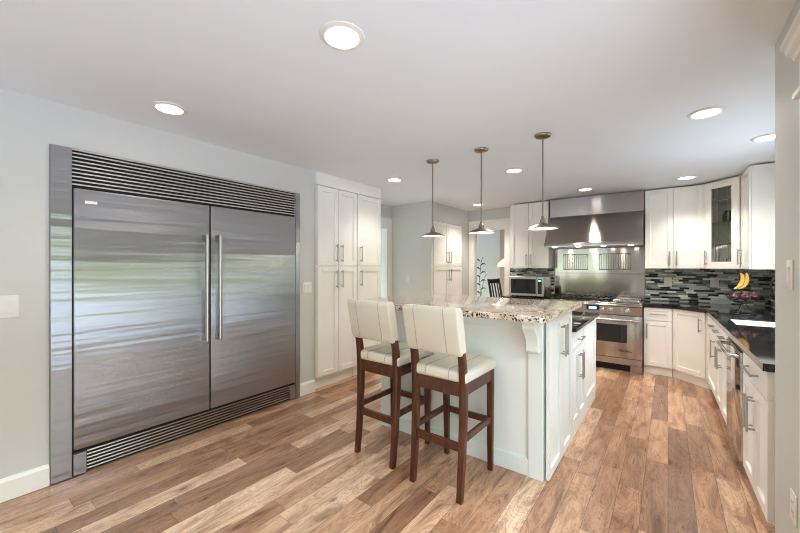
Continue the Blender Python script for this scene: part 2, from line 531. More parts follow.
F0, F1 = 0.437, 2.354                 # refrigerator opening along Y
P0, P1 = 2.570, 3.675                 # pantry opening
wl_ = MB()
wl_.box(-3.86, -0.8, 0, XL, F0 - 0.002, CE)
wl_.box(-3.86, F0 - 0.002, 2.187, XL, F1 + 0.002, CE)
wl_.box(-3.86, F1 + 0.002, 0, XL, P0 - 0.002, CE)
wl_.box(-3.86, P0 - 0.002, 2.32, XL, P1, CE)
struct('wall_left', wl_, M['wall'])
struct('baseboard_left', MB().prism([(XL, 0), (XL + .016, 0), (XL + .016, .115), (XL + .008, .135), (XL, .135)], 'y', -0.8, F0 - 0.004), M['trim'])
struct('baseboard_middle', MB().prism([(XL, 0), (XL + .016, 0), (XL + .016, .115), (XL + .008, .135), (XL, .135)], 'y', F1 + 0.004, P0 - 0.004), M['trim'])

# hall to the left between the two tall cabinets
YH = 4.87
struct('wall_hall', MB().box(-4.02, YH, 0, -3.07, YH + .06, CE), M['wall_grey'])
hw = MB()
hw.box(-4.02, 3.0, 0, -3.90, 3.86, CE); hw.box(-4.02, 4.765, 0, -3.90, YH, CE); hw.box(-4.02, 3.86, 2.08, -3.90, 4.765, CE)
struct('wall_hall_end', hw, M['wall'])
ca = MB()
ca.box(-3.90, 4.765, 0, -3.88, 4.865, 2.08, .002); ca.box(-3.90, 3.76, 0, -3.88, 3.86, 2.08, .002)
ca.box(-3.90, 3.76, 2.08, -3.88, 4.865, 2.225, .002); ca.box(-3.90, 3.74, 2.225, -3.86, 4.869, 2.25, .003)
ca.box(-4.02, 4.745, 0, -3.90, 4.765, 2.06); ca.box(-4.02, 3.86, 0, -3.90, 3.88, 2.06); ca.box(-4.02, 3.86, 2.06, -3.90, 4.765, 2.08)
struct('trim_1', ca, M['trim'])
struct('wall_sunroom', MB().box(-5.4, 5.2, 0, -4.02, 5.28, CE).box(-5.4, 3.2, 0, -4.02, 3.28, CE)
       .box(-5.32, 3.28, 0, -5.24, 3.55, CE).box(-5.32, 5.05, 0, -5.24, 5.2, CE).box(-5.32, 3.55, 2.2, -5.24, 5.05, CE).box(-5.32, 3.55, 0, -5.24, 5.05, .15), M['blue_wall'])
w3 = struct('window_3', MB().box(-5.31, 3.55, .15, -5.25, 3.61, 2.2).box(-5.31, 4.99, .15, -5.25, 5.05, 2.2).box(-5.31, 3.61, .15, -5.25, 4.99, .21)
            .box(-5.31, 3.61, 2.14, -5.25, 4.99, 2.2), M['trim'])
struct('window_pane', MB().box(-5.283, 3.61, .21, -5.277, 4.99, 2.14), M['pane'], w3)

# second tall cabinet stands in this wall
X2 = -3.07
struct('wall_left_far', MB().box(-3.70, 5.937, 0, X2, YB, CE), M['wall'])
struct('wall_left_far', MB().box(-3.70, YH + .06, 2.158, X2, 5.937, CE), M['wall'])

# range wall with the doorway at its left end
DX0, DX1, DZ = -2.955, -2.335, 2.10
wb = MB()
wb.box(-3.70, YB, 0, DX0, YB + .12, CE); wb.box(DX0, YB, DZ, DX1, YB + .12, CE); wb.box(DX1, YB, 0, 1.12, YB + .12, CE)
struct('wall_back', wb, M['wall'])
tr = MB()
tr.box(-3.045, YB - .018, 0, DX0, YB, DZ, .002); tr.box(DX1, YB - .018, 0, -2.245, YB, DZ, .002)
tr.box(-3.045, YB - .018, DZ, -2.245, YB, 2.235, .002); tr.box(-3.062, YB - .045, 2.235, -2.225, YB, 2.262, .004)
tr.box(DX0, YB, 0, DX0 + .015, YB + .12, DZ - .015); tr.box(DX1 - .015, YB, 0, DX1, YB + .12, DZ - .015); tr.box(DX0, YB, DZ - .015, DX1, YB + .12, DZ)
struct('trim_2', tr, M['trim'])
# dining room beyond
struct('wall_dining', MB().box(-5.3, 8.9, 0, -3.5, 9.0, CE).box(-5.3, YB + .12, 0, -5.2, 6.7, CE).box(-5.3, 8.4, 0, -5.2, 8.9, CE)
       .box(-5.3, 6.7, 0, -5.2, 8.4, .5).box(-5.3, 6.7, 2.2, -5.2, 8.4, CE), M['blue_wall'])
w4 = struct('added_window_4', MB().box(-5.28, 6.7, .5, -5.22, 6.76, 2.2).box(-5.28, 8.34, .5, -5.22, 8.4, 2.2).box(-5.28, 6.76, .5, -5.22, 8.34, .56).box(-5.28, 6.76, 2.14, -5.22, 8.34, 2.2), M['trim'])  # added window, out of view, put in to brighten the dining room
struct('window_pane', MB().box(-5.253, 6.76, .56, -5.247, 8.34, 2.14), M['pane'], w4)
struct('wall_dining_right', MB().box(-3.5, 8.9, 0, -0.5, 9.0, CE).box(-.6, YB + .12, 0, -.5, 8.9, CE), M['brown_wall'])

# sink wall with its window, and the near wall beside the camera
wr = MB()
wr.box(XR, 2.44, 0, XR + .12, 3.20, CE); wr.box(XR, 4.72, 0, XR + .12, YB, CE); wr.box(XR, 3.20, 0, XR + .12, 4.72, 1.06); wr.box(XR, 3.20, 2.06, XR + .12, 4.72, CE)
struct('wall_right', wr, M['wall'])
w1 = struct('window_1', MB().box(XR + .02, 3.20, 1.06, XR + .10, 3.26, 2.06).box(XR + .02, 4.66, 1.06, XR + .10, 4.72, 2.06).box(XR + .02, 3.26, 1.06, XR + .10, 4.66, 1.12)
            .box(XR + .02, 3.26, 2.00, XR + .10, 4.66, 2.06).box(XR + .03, 3.935, 1.12, XR + .09, 3.985, 2.00), M['trim'])
struct('window_pane', MB().box(XR + .057, 3.26, 1.12, XR + .063, 3.935, 2.00).box(XR + .057, 3.985, 1.12, XR + .063, 4.66, 2.00), M['pane'], w1)
XN = 0.41
PD0, PD1, PDZ = -2.45, 1.85, 2.03
wn_ = MB()
wn_.box(XN, PD1, 0, XR + .12, 2.44, CE); wn_.box(XN, PD0, PDZ, XN + .14, PD1, CE); wn_.box(XN, -3.4, 0, XN + .14, PD0, CE)
struct('wall_near', wn_, M['wall'])
d1 = MB()
for a, b_ in ((PD0, PD0 + .06), (PD1 - .06, PD1), (-1.06, -.96), (.37, .47)):
    d1.box(XN + .05, a, .10, XN + .11, b_, PDZ - .07)
d1.box(XN + .05, PD0, 0, XN + .11, PD1, .10); d1.box(XN + .05, PD0, PDZ - .07, XN + .11, PD1, PDZ)
d1o = struct('door_1', d1, M['trim'])
struct('door_pane', MB().box(XN + .077, PD0 + .06, .10, XN + .083, -1.06, PDZ - .07).box(XN + .077, -.96, .10, XN + .083, .37, PDZ - .07)
       .box(XN + .077, .47, .10, XN + .083, PD1 - .06, PDZ - .07), M['pane'], d1o)
t3 = MB()
t3.box(XN - .02, PD1, 0, XN, PD1 + .10, 2.03, .002); t3.box(XN - .02, PD0 - .10, 0, XN, PD0, 2.03, .002)
t3.box(XN - .035, PD0 - .12, 2.03, XN, 1.97, 2.055, .004); t3.box(XN - .02, PD0 - .10, 2.055, XN, 1.95, 2.19, .001)
t3.prism([(XN, 2.19), (XN - .025, 2.19), (XN - .03, 2.205), (XN - .045, 2.215), (XN - .05, 2.235), (XN - .06, 2.24), (XN - .06, 2.262), (XN, 2.262)], 'y', PD0 - .15, 2.0)
struct('trim_3', t3, M['trim'])

# the room behind the camera
wk = MB()
wk.box(-5.4, -3.4, 0, -4.8, -3.28, CE); wk.box(-1.8, -3.4, 0, XN, -3.28, CE); wk.box(-4.8, -3.4, 0, -1.8, -3.28, .75); wk.box(-4.8, -3.4, 2.15, -1.8, -3.28, CE)
struct('wall_behind', wk, M['wall'])
w2o = struct('window_2', MB().box(-4.8, -3.38, .75, -4.73, -3.30, 2.15).box(-1.87, -3.38, .75, -1.8, -3.30, 2.15).box(-4.73, -3.38, .75, -1.87, -3.30, .82)
             .box(-4.73, -3.38, 2.08, -1.87, -3.30, 2.15).box(-3.335, -3.38, .82, -3.265, -3.30, 2.08), M['trim'])
struct('window_pane', MB().box(-4.73, -3.343, .82, -3.335, -3.337, 2.08).box(-3.265, -3.343, .82, -1.87, -3.337, 2.08), M['pane'], w2o)
struct('wall_behind_left', MB().box(-5.4, -3.28, 0, -5.3, -.8, CE).box(-5.4, -.8, 0, -3.86, -.7, CE), M['wall'])


# ------------------------------------------------------------------ cabinets
def shaker(mb, x0, x1, z0, z1, fw=0.058, t=0.02, hole=False):
    """front faces -Y, door lies in y -t..0"""
    b = 0.0022
    mb.box(x0, -t, z0, x0 + fw, 0, z1, b); mb.box(x1 - fw, -t, z0, x1, 0, z1, b)
    mb.box(x0 + fw, -t, z1 - fw, x1 - fw, 0, z1, b); mb.box(x0 + fw, -t, z0, x1 - fw, 0, z0 + fw, b)
    if not hole:
        mb.box(x0 + fw - .002, -t + .0145, z0 + fw - .002, x1 - fw + .002, -.002, z1 - fw + .002)
    return mb


def slab(mb, x0, x1, z0, z1, t=0.02):
    return mb.box(x0, -t, z0, x1, 0, z1, .0025)


def bar_pull(mb, kind, c, a, b_, y0=-0.02, r=0.0068, out=0.034):
    if kind == 'v':
        mb.cyl((c, y0 - out, a), (c, y0 - out, b_), r, 12)
        for z in (a + .018, b_ - .018): mb.cyl((c, y0, z), (c, y0 - out, z), r * .85, 10)
    else:
        mb.cyl((a, y0 - out, c), (b_, y0 - out, c), r, 12)
        for x in (a + .018, b_ - .018): mb.cyl((x, y0, c), (x, y0 - out, c), r * .85, 10)
    return mb


G = 0.004


def cabinet(label, loc, rz, w, z0, z1, depth, fronts, toe=0.0, toe_in=0.07, group=None, name='cabinet', cat='cabinet', mat='cab', hollow=False):
    """front plane of the doors is at local y = -0.02, box behind it"""
    t = thing(name, label, cat, loc, rz, group)
    if hollow:
        bd = MB().box(.001, .001, z0 + toe, .019, depth, z1).box(w - .019, .001, z0 + toe, w - .001, depth, z1).box(.019, .001, z0 + toe, w - .019, depth, z0 + toe + .018)
        bd.box(.019, depth - .012, z0 + toe, w - .019, depth, z1).box(.019, .001, z0 + toe, w - .019, .014, z1)
        bd.build('body', M[mat], t, False)
    else:
        MB().box(.001, .001, z0 + toe, w - .001, depth, z1, .001).build('body', M[mat], t, False)
    if toe:
        MB().box(.001, toe_in, z0, w - .001, depth, z0 + toe - .0005).build('toe_kick', M[mat], t, False)
    for f in fronts:
        k, x0, x1, a, b_ = f[:5]
        mb = MB()
        if k == 'door': shaker(mb, x0 + G, x1 - G, a + G, b_ - G)
        elif k == 'panel': shaker(mb, x0 + G, x1 - G, a + G, b_ - G)
        elif k == 'drawer':
            if b_ - a > .16: shaker(mb, x0 + G, x1 - G, a + G, b_ - G, .04)
            else: slab(mb, x0 + G, x1 - G, a + G, b_ - G)
        o = mb.build({'door': 'door', 'panel': 'side_panel', 'drawer': 'drawer'}[k], M[mat], t)
        for h in f[5:]:
            bar_pull(MB(), *h).build('handle', M['nickel'], o)
    return t


# --- tall pantry beside the refrigerator (faces +X)
XP = -3.135
def tall_fronts(w, zs, split, top, pair, hx):
    fr = []
    if pair:
        for x0, x1, h in ((0, w / 2, w / 2 - .042), (w / 2, w, w / 2 + .042)):
            fr.append(('door', x0, x1, split + .003, top, ('v', h, split + .05, split + .255)))
            fr.append(('door', x0, x1, zs, split - .003, ('v', h, split - .255, split - .05)))
    else:
        fr.append(('door', 0, w, split + .003, top, ('v', hx, split + .05, split + .255)))
        fr.append(('door', 0, w, zs, split - .003, ('v', hx, split - .255, split - .05)))
    return fr


wp = 0.622
pa = cabinet('tall white double pantry cabinet nearest the steel refrigerator', (XP, P0 + .006, 0), PI / 2, wp, 0, 2.316, .60,
             tall_fronts(wp, .15, 1.405, 2.317, True, 0), toe=.15, name='pantry_cabinet', group='tall pantry cabinets')
pb = cabinet('tall white single door pantry cabinet at the hall corner', (XP, P0 + .006 + wp + .012, 0), PI / 2, (P1 - P0 - .03 - wp), 0, 2.316, .60,
             tall_fronts(P1 - P0 - .03 - wp, .15, 1.405, 2.317, False, .05), toe=.15, name='pantry_cabinet', group='tall pantry cabinets')
so = MB().box(-3.72, P0 + .004, 2.322, XP + .012, P1 - .004, CE - .001, .001)
struct('trim_4', so, M['cab'])
cabinet('tall white pantry cabinet beyond the hall opening, left of the doorway', (X2 - .012, 4.937, 0), PI / 2, .996, 0, 2.155, .58,
        tall_fronts(.996, .11, 1.405, 2.155, True, 0), toe=.11, name='pantry_cabinet', group='tall pantry cabinets')

# --- range wall
YU = 5.91
def upper(label, x0, x1, fronts, **k):
    return cabinet(label, (x0, YU, 0), 0, x1 - x0, 1.37, CE - .020, YB - YU - .002, fronts, name='wall_cabinet', group='white wall cabinets', **k)


def pairdoors(w, a, b_, hz0, hz1):
    return [('door', 0, w / 2, a, b_, ('v', w / 2 - .034, hz0, hz1)), ('door', w / 2, w, a, b_, ('v', w / 2 + .034, hz0, hz1))]


upper('white double wall cabinet over the microwave, left of the range hood', -2.135, -1.512, pairdoors(.623, 1.37, CE - .023, 1.42, 1.60))
upper('white double wall cabinet right of the range hood', -.255, .372,
      [('door', 0, .310, 1.37, CE - .023, ('v', .310 - .036, 1.42, 1.60)), ('door', .310, .627, 1.37, CE - .023, ('v', .310 + .036, 1.42, 1.60))])

# corner wall cabinet with a glass door
gc = thing('corner_wall_cabinet', 'white corner wall cabinet with leaded glass door and crockery inside', 'cabinet', (.376, YU - .02, 0))
L45 = .412
A0 = (.376, YU - .02); A1 = (.376 + L45 * math.sqrt(.5), YU - .02 - L45 * math.sqrt(.5))
ox, oy = A0
def rel(p): return (p[0] - ox, p[1] - oy)
out_poly = [rel(A0), rel((A0[0], YB - .002)), rel((XR - .002, YB - .002)), rel((XR - .002, A1[1])), rel(A1)]
inn = [(out_poly[0][0] + .012, out_poly[0][1]), (out_poly[1][0] + .012, out_poly[1][1] - .012), (out_poly[2][0] - .012, out_poly[2][1] - .012),
       (out_poly[3][0] - .012, out_poly[3][1] + .012), (out_poly[4][0], out_poly[4][1] + .012)]
cb = MB()
cb.prism(out_poly, 'z', 1.37, 1.39); cb.prism(out_poly, 'z', CE - .04, CE - .020)
for i in range(4):
    p, q, p2, q2 = out_poly[i], out_poly[i + 1], inn[i], inn[i + 1]
    cb.prism([p, q, q2, p2], 'z', 1.39, CE - .04)
cb.build('body', M['cab'], gc, False)
for z in (1.66, 1.93, 2.19):
    MB().prism([(p[0] * .97 + .008, p[1] * .97 + .004) for p in inn], 'z', z, z + .012).build('shelf', M['cab_glass'], gc, False)
gd = shaker(MB(), .004, L45 - .004, 1.372, CE - .023, .085, .02, True).build('door', M['cab'], gc)
gd.rotation_euler = (0, 0, -PI / 4)
MB().box(.084, -.012, 1.372 + .08, L45 - .084, -.008, CE - .016 - .08).build('glass_pane', M['cab_glass'], gd, False)
ld = MB()
for x in (.130, .165, L45 - .130): ld.box(x - .002, -.0135, 1.455, x + .002, -.0065, CE - .10)
for z in (2.20, 2.24): ld.box(.085, -.0135, z - .002, L45 - .085, -.0065, z + .002)
ld.build('leading', M['steel'], gd, False)
bar_pull(MB(), 'v', .038, 1.42, 1.60).build('handle', M['nickel'], gd)

# narrow wall cabinet on the sink wall (faces -X)
XU = A1[0]
nc = cabinet('narrow white wall cabinet ending above the fruit stand', (XU + .02, A1[1] - .002, 0), -PI / 2, .497, 1.37, CE - .020, XR - XU - .022,
             [('door', 0, .497, 1.37, CE - .023, ('v', .05, 1.42, 1.60))], name='wall_cabinet', group='white wall cabinets')

# base cabinets on the range wall
YF = 5.62
bl = cabinet('white base cabinet under the microwave counter', (-2.14, YF, 0), 0, .64, 0, .875, YB - YF - .004,
             [('drawer', 0, .32, .72, .872, ('h', .797, .10, .22)), ('drawer', .32, .64, .72, .872, ('h', .797, .42, .54)),
              ('door', 0, .32, .11, .72, ('v', .286, .52, .68)), ('door', .32, .64, .11, .72, ('v', .354, .52, .68))], toe=.11, toe_in=.05, group='white base cabinets', name='base_cabinet')
br = cabinet('white base cabinet just right of the steel range', (-.257, YF, 0), 0, .302, 0, .875, YB - YF - .004,
             [('drawer', 0, .302, .70, .872, ('h', .79, .07, .235)), ('door', 0, .302, .11, .70, ('v', .038, .47, .66))], toe=.11, toe_in=.02, group='white base cabinets', name='base_cabinet')
# corner base cabinet at 45 degrees
E = R(0.9)                          # the sink run stands very slightly off square
CB0 = (.050, YF - .02 + .02); CB1 = (.050 + .305, YF - .305)
cx, cy = CB0
cc = thing('base_cabinet', 'white diagonal corner base cabinet with single door', 'cabinet', (cx, cy, 0), 0, 'white base cabinets')
pg = [(0, 0), (0, YB - cy - .004), (XR - cx - .004, YB - cy - .004), (XR - cx - .004, CB1[1] - cy + .002), (CB1[0] - cx + .05, CB1[1] - cy + .002), (CB1[0] - cx, CB1[1] - cy)]
MB().prism(pg, 'z', .11, .875).build('body', M['cab'], cc, False)
MB().prism([(0.0, .022)] + pg[1:5] + [(CB1[0] - cx + .02, CB1[1] - cy + .012)], 'z', 0, .109).build('toe_kick', M['cab'], cc, False)
LD = .305 * math.sqrt(2)
dd = shaker(MB(), .012, LD - .012, .112, .872).build('door', M['cab'], cc)
dd.rotation_euler = (0, 0, -PI / 4)
bar_pull(MB(), 'v', LD - .055, .64, .80).build('handle', M['nickel'], dd)

# sink run (faces -X), local x runs towards the camera
def run_loc(y, off=0.0):
    return (.362 + .020 + math.tan(E) * (4.9 - y) + off, y, 0)
RZ = -PI / 2 + E
RD = .58
cabinet('white base cabinet with one drawer beside the diagonal corner', run_loc(5.295), RZ, .735, 0, .875, RD,
        [('drawer', 0, .735, .72, .872, ('h', .80, .50, .64)), ('door', 0, .735, .11, .72, ('v', .69, .50, .68))], toe=.10, group='white base cabinets', name='base_cabinet')
cabinet('white sink base cabinet beside the dishwasher', run_loc(4.555), RZ, .745, 0, .875, RD,
        [('drawer', 0, .37, .72, .872, ('h', .80, .12, .25)), ('drawer', .37, .745, .72, .872, ('h', .80, .49, .62)),
         ('door', 0, .37, .11, .72, ('v', .33, .50, .68)), ('door', .37, .745, .11, .72, ('v', .41, .50, .68))], toe=.10, hollow=True, group='white base cabinets', name='base_cabinet')
cabinet('white base cabinet at the near end of the sink run', run_loc(3.180), RZ, .645, 0, .875, RD,
        [('drawer', 0, .645, .715, .872, ('h', .795, .18, .46)), ('door', 0, .322, .10, .715, ('v', .288, .45, .65)), ('door', .322, .645, .10, .715, ('v', .356, .45, .65))],
        toe=.10, group='white base cabinets', name='base_cabinet')

# dishwasher
dw = thing('dishwasher', 'stainless steel dishwasher with bar handle in the sink run', 'dishwasher', run_loc(3.803), RZ)
MB().box(.006, .002, .10, .612, .56, .868).build('body', M['steel_dark'], dw, False)
MB().box(.006, .06, 0, .612, .56, .099).build('toe_kick', M['black'], dw, False)
wd_ = MB().box(.008, -.030, .115, .610, 0, .835, .004, 2).build('door', M['steel_m'], dw)
MB().box(.008, -.020, .838, .610, 0, .866).build('top_gap_shade', M['black'], dw, False)  # black strip painted as the dark gap between door and counter
hb = MB()
hb.tube([(.045, -.03, .80), (.05, -.07, .803), (.075, -.085, .805), (.31, -.088, .806), (.545, -.085, .805), (.57, -.07, .803), (.575, -.03, .80)], .013, 14)
hb.build('handle', M['steel'], wd_)

# --- countertops
sx0, sx1, sy0, sy1 = .455, .86, 4.04, 4.50
ex = lambda y: .352 + math.tan(E) * (4.9 - y) - .012
ct = MB()
z0, z1 = .876, .915
ct.prism([(-.258, YF - .045), (-.258, YB - .002), (.04, YB - .002), (.04, YF - .045)], 'z', z0, z1)
ct.prism([(.04, YF - .045), (.04, YB - .002), (XR - .002, YB - .002), (XR - .002, 5.26), (ex(5.26), 5.26)], 'z', z0, z1)
ct.prism([(ex(5.26), 5.26), (XR - .002, 5.26), (XR - .002, sy1), (ex(sy1), sy1)], 'z', z0, z1)
ct.prism([(ex(sy1), sy1), (sx0, sy1), (sx0, sy0), (ex(sy0), sy0)], 'z', z0, z1)
ct.prism([(sx1, sy1), (XR - .002, sy1), (XR - .002, sy0), (sx1, sy0)], 'z', z0, z1)
ct.prism([(ex(sy0), sy0), (XR - .002, sy0), (XR - .002, 2.505), (ex(2.505), 2.505)], 'z', z0, z1)
tag(ct.build('countertop', M['black_stone'], None, False), 'polished black stone countertop bending from the range to the sink run', 'countertop')
tag(MB().box(-2.165, YF - .045, z0, -1.497, YB - .002, z1, .002).build('countertop', M['black_stone'], None, False), 'short black countertop holding the microwave', 'countertop')
sk = thing('sink', 'white undermount sink in the black countertop', 'sink', ((sx0 + sx1) / 2, (sy0 + sy1) / 2, .70))
hx, hy = (sx1 - sx0) / 2 - .001, (sy1 - sy0) / 2 - .001
sb = MB()
sb.box(-hx, -hy, 0, hx, hy, .004)
for a in (-1, 1):
    sb.box(a * hx, -hy, .004, a * (hx - .004), hy, .205); sb.box(-hx + .004, a * hy, .004, hx - .004, a * (hy - .004), .205)
sb.build('basin', M['sink'], sk, False)
MB().lathe([(0, .0045), (.04, .0045), (.042, .006), (.045, .0042)], (0, 0, 0)).build('drain', M['steel_dark'], sk)

# --- mosaic backsplash
bs = MB()
bs.box(-2.24, YB - .008, z1, -1.505, YB, 1.37); bs.box(-.262, YB - .008, z1, XR, YB, 1.37); bs.box(XR - .008, 2.45, z1, XR, YB - .008, 1.06); bs.box(XR - .008, 4.735, 1.06, XR, YB - .008, 1.37)
struct('trim_5', bs, M['tile'])

# ------------------------------------------------------------------ refrigerator
fr = thing('refrigerator', 'built-in stainless steel refrigerator and freezer pair with louvred grilles', 'refrigerator', (XL, (F0 + F1) / 2, 0), PI / 2)
w = F1 - F0; hw_ = w / 2
xl, xr = F0 - (F0 + F1) / 2, F1 - (F0 + F1) / 2
dl0, dm, dr1 = .546 - (F0 + F1) / 2, 1.4195 - (F0 + F1) / 2, 2.290 - (F0 + F1) / 2
MB().box(xl + .004, .012, .012, xr - .004, .66, 2.182).build('body', M['steel_dark'], fr, False)
MB().box(xl, -.022, 0.004, dl0 - .008, .011, 2.184, .001).build('side_filler', M['steel_h'], fr)
MB().box(dr1 + .008, -.022, .004, xr, .011, 2.184, .001).build('side_filler', M['steel_h'], fr)
MB().box(xl + .001, -.019, 2.172, xr - .001, .011, 2.186, .001).build('top_trim', M['steel'], fr)
def louvre(za, zb, xa, xb, nsl, y0, dark):
    g = MB(); st = (zb - za) / nsl
    for i in range(nsl):
        zc = za + (i + .5) * st
        g.prism([(y0, zc - st * .20), (y0, zc + st * .18), (y0 + .004, zc + st * .26), (y0 + .010, zc + st * .22), (y0 + .010, zc - st * .22), (y0 + .004, zc - st * .26)], 'x', xa, xb)
    return g
MB().box(dl0 - .008, .004, 1.925, dr1 + .008, .0115, 2.172).build('grille_backing', M['gap_shade'], fr, False)
louvre(1.935, 2.168, dl0 - .006, dr1 + .006, 9, -.022, 0).build('top_grille', M['steel'], fr)
MB().box(dl0 - .008, .004, .004, dr1 + .008, .0115, .17).build('grille_backing', M['gap_shade'], fr, False)
louvre(.018, .160, dl0 + .07, dr1 - .06, 6, -.018, 0).build('bottom_grille', M['steel'], fr)
for a, b_ in ((dl0, dl0 + .066), (dr1 - .055, dr1)):
    MB().box(a, -.020, .006, b_, .010, .148, .001).build('corner_block', M['steel_h'], fr)
for a, b_, hxp in ((dl0, dm - .006, dm - .072), (dm + .006, dr1, dm + .036)):
    d = MB().box(a, -.030, .176, b_, .004, 1.922, .006, 3).build('door', M['steel_h'], fr)
    h = MB()
    hx_ = hxp + .018
    h.tube([(hx_, -.095, .775), (hx_, -.095, 1.665)], .0155, 16)
    for z in (.80, 1.64):
        h.loft([(hx_ - .0, -.060, z - .03, .013, .036), (hx_, -.060, z + .03, .013, .036)], .004)
    h.build('handle', M['nickel'], d)
    if a == dl0:
        MB().box(dl0 + .055, -.0325, 1.825, dl0 + .120, -.0298, 1.845, .001).build('badge', M['plastic'], d)
MB().box(dl0 - .008, -.006, .17, dl0, .004, 1.925).box(dm - .006, -.006, .17, dm + .006, .004, 1.925).build('gap_shade_strip', M['gap_shade'], fr, False)  # black strips painted as the shade in the door gaps

# ------------------------------------------------------------------ range
RX0, RX1, RY = -1.493, -.262, 5.51
rg = thing('range', 'wide stainless steel gas range with black grates and oven window', 'range', ((RX0 + RX1) / 2, RY, 0))
rw = (RX1 - RX0) / 2 - .002
MB().box(-rw, .05, .10, rw, .655, .885).build('body', M['steel_dark'], rg, False)
MB().prism([(.0, .762), (.05, .762), (.05, .895), (-.018, .895), (-.028, .885), (-.028, .875), (-.012, .86)], 'x', -rw, rw).build('control_panel', M['steel_v'], rg)
MB().box(-rw, .04, .886, rw, .655, .912, .003).build('cooktop', M['steel_v'], rg)
MB().box(-rw, .60, .912, rw, .655, .955, .004).build('island_trim', M['steel_v'], rg)
xm = -.905 - (RX0 + RX1) / 2
for a, b_ in ((-rw, xm - .003), (xm + .003, rw)):
    d = MB().box(a + .002, .0, .185, b_ - .002, .048, .745, .004, 2).build('oven_door', M['steel_v'], rg)
    h = MB()
    h.cyl((a + .03, -.055, .690), (b_ - .03, -.055, .690), .014, 16)
    for x in (a + .05, b_ - .05): h.cyl((x, 0, .690), (x, -.055, .690), .011, 12)
    h.build('handle', M['steel'], d)
    MB().box(a + (.12 if a > -.5 else .11), -.002, .385, b_ - .165 if a > -.3 else b_ - .11, .004, .625, .001).build('window', M['oven_glass'], d)
    if a > -.5:
        cu = bpy.data.curves.new('wordmark', 'FONT'); cu.body = 'VIKING'; cu.size = .044; cu.offset = .0012; cu.extrude = .0006; cu.align_x = 'CENTER'
        cu.space_character = 1.05
        tmp = bpy.data.objects.new('wordmark', cu)
        me = bpy.data.meshes.new_from_object(tmp)
        bpy.data.objects.remove(tmp)
        me.transform(Matrix.Rotation(PI / 2, 4, 'X')); me.materials.append(M['black'])
        wo = bpy.data.objects.new('wordmark', me); C.objects.link(wo); wo.parent = d
        wo.location = (b_ - .185, -.0012, .265)
MB().box(-rw + .003, .008, .095, rw - .003, .05, .178, .002).build('kick_panel', M['steel_v'], rg)
for s in (-1, 1):
    MB().box(s * rw, .01, .002, s * (rw - .13), .05, .094, .002).build('leg', M['steel_v'], rg)
MB().box(-rw + .13, .06, .004, rw - .13, .09, .094).build('toe_shade', M['gap_shade'], rg, False)  # black board painted as the shade under the range
for px in (-1.42, -1.32, -1.22, -1.12, -1.02, -.724, -.615, -.435):
    x = px - (RX0 + RX1) / 2
    k = MB().lathe([(0, 0), (.034, 0), (.034, .006), (.026, .012), (.023, .036), (.017, .041), (0, .041)], seg=24).rot(PI / 2, 'X').move((x, -.006, .818))
    k.box(x - .005, -.056, .796, x + .005, -.042, .840, .001)
    k.build('knob', M['steel'], rg)
MB().box(-.03, -.022, .800, .125, .0, .862, .002).build('display_frame', M['black'], rg)
MB().box(.0, -.0235, .812, .095, -.021, .850).build('display', M['display'], rg, False)
for i in range(3):
    x0 = -rw + .02 + i * .285; x1 = x0 + .278
    g = MB()
    for y in (.07, .325, .58): g.box(x0, y - .008, .935, x1, y + .008, .958, .002)
    for x in (x0 + .008, x0 + .075, x0 + .139, x0 + .203, x1 - .008): g.box(x - .007, .062, .935, x + .007, .588, .958, .002)
    for x in (x0 + .01, x1 - .01):
        for y in (.07, .58): g.box(x - .008, y - .008, .912, x + .008, y + .008, .94)
    g.build('grate', M['black'], rg, False)
    for y in (.19, .46):
        MB().lathe([(0, .022), (.030, .022), (.034, .014), (.042, .010), (.046, 0), (0, 0)], ((x0 + x1) / 2, y, .912), 20).build('burner', M['black'], rg)
gx0 = -rw + .02 + 3 * .285 + .01
MB().box(gx0, .07, .912, rw - .03, .575, .952, .012, 3).build('griddle_cover', M['steel_v'], rg)
MB().tube([(gx0 + .03, .10, .95), (gx0 + .03, .10, .968), (rw - .06, .10, .968), (rw - .06, .10, .95)], .006, 10).build('griddle_handle', M['steel'], rg)

# steel splash panel behind it, with two folding racks
sp_ = thing('splash_panel', 'stainless steel splash panel with wire racks between range and hood', 'splashback', ((RX0 + RX1) / 2, YB, 0))
pw = (RX1 - RX0) / 2 - .004
MB().box(-pw, -.022, .957, pw, -.002, 1.285, .002).build('lower_panel', M['steel_p'], sp_)
MB().box(-pw, -.045, 1.283, pw, -.002, 1.297, .002).build('ledge', M['steel_p'], sp_)
MB().box(-pw, -.016, 1.297, pw, -.002, 1.683, .001).build('upper_panel', M['steel_p'], sp_)
for u0, u1 in ((-.475, -.125), (.035, .44)):
    k = MB()
    za, zb = 1.352, 1.592
    k.tube([(u0, -.030, za), (u1, -.030, za), (u1, -.030, zb), (u0, -.030, zb)], .0055, 8, True)
    nn = 13
    for i in range(1, nn):
        x = u0 + (u1 - u0) * i / nn
        k.cyl((x, -.030, za), (x, -.030, zb), .0025, 6)
    for x in (u0 + .02, u1 - .02): k.cyl((x, -.014, zb - .01), (x, -.03, zb - .01), .005, 8)
    k.build('wire_rack', M['steel_dark'], sp_)

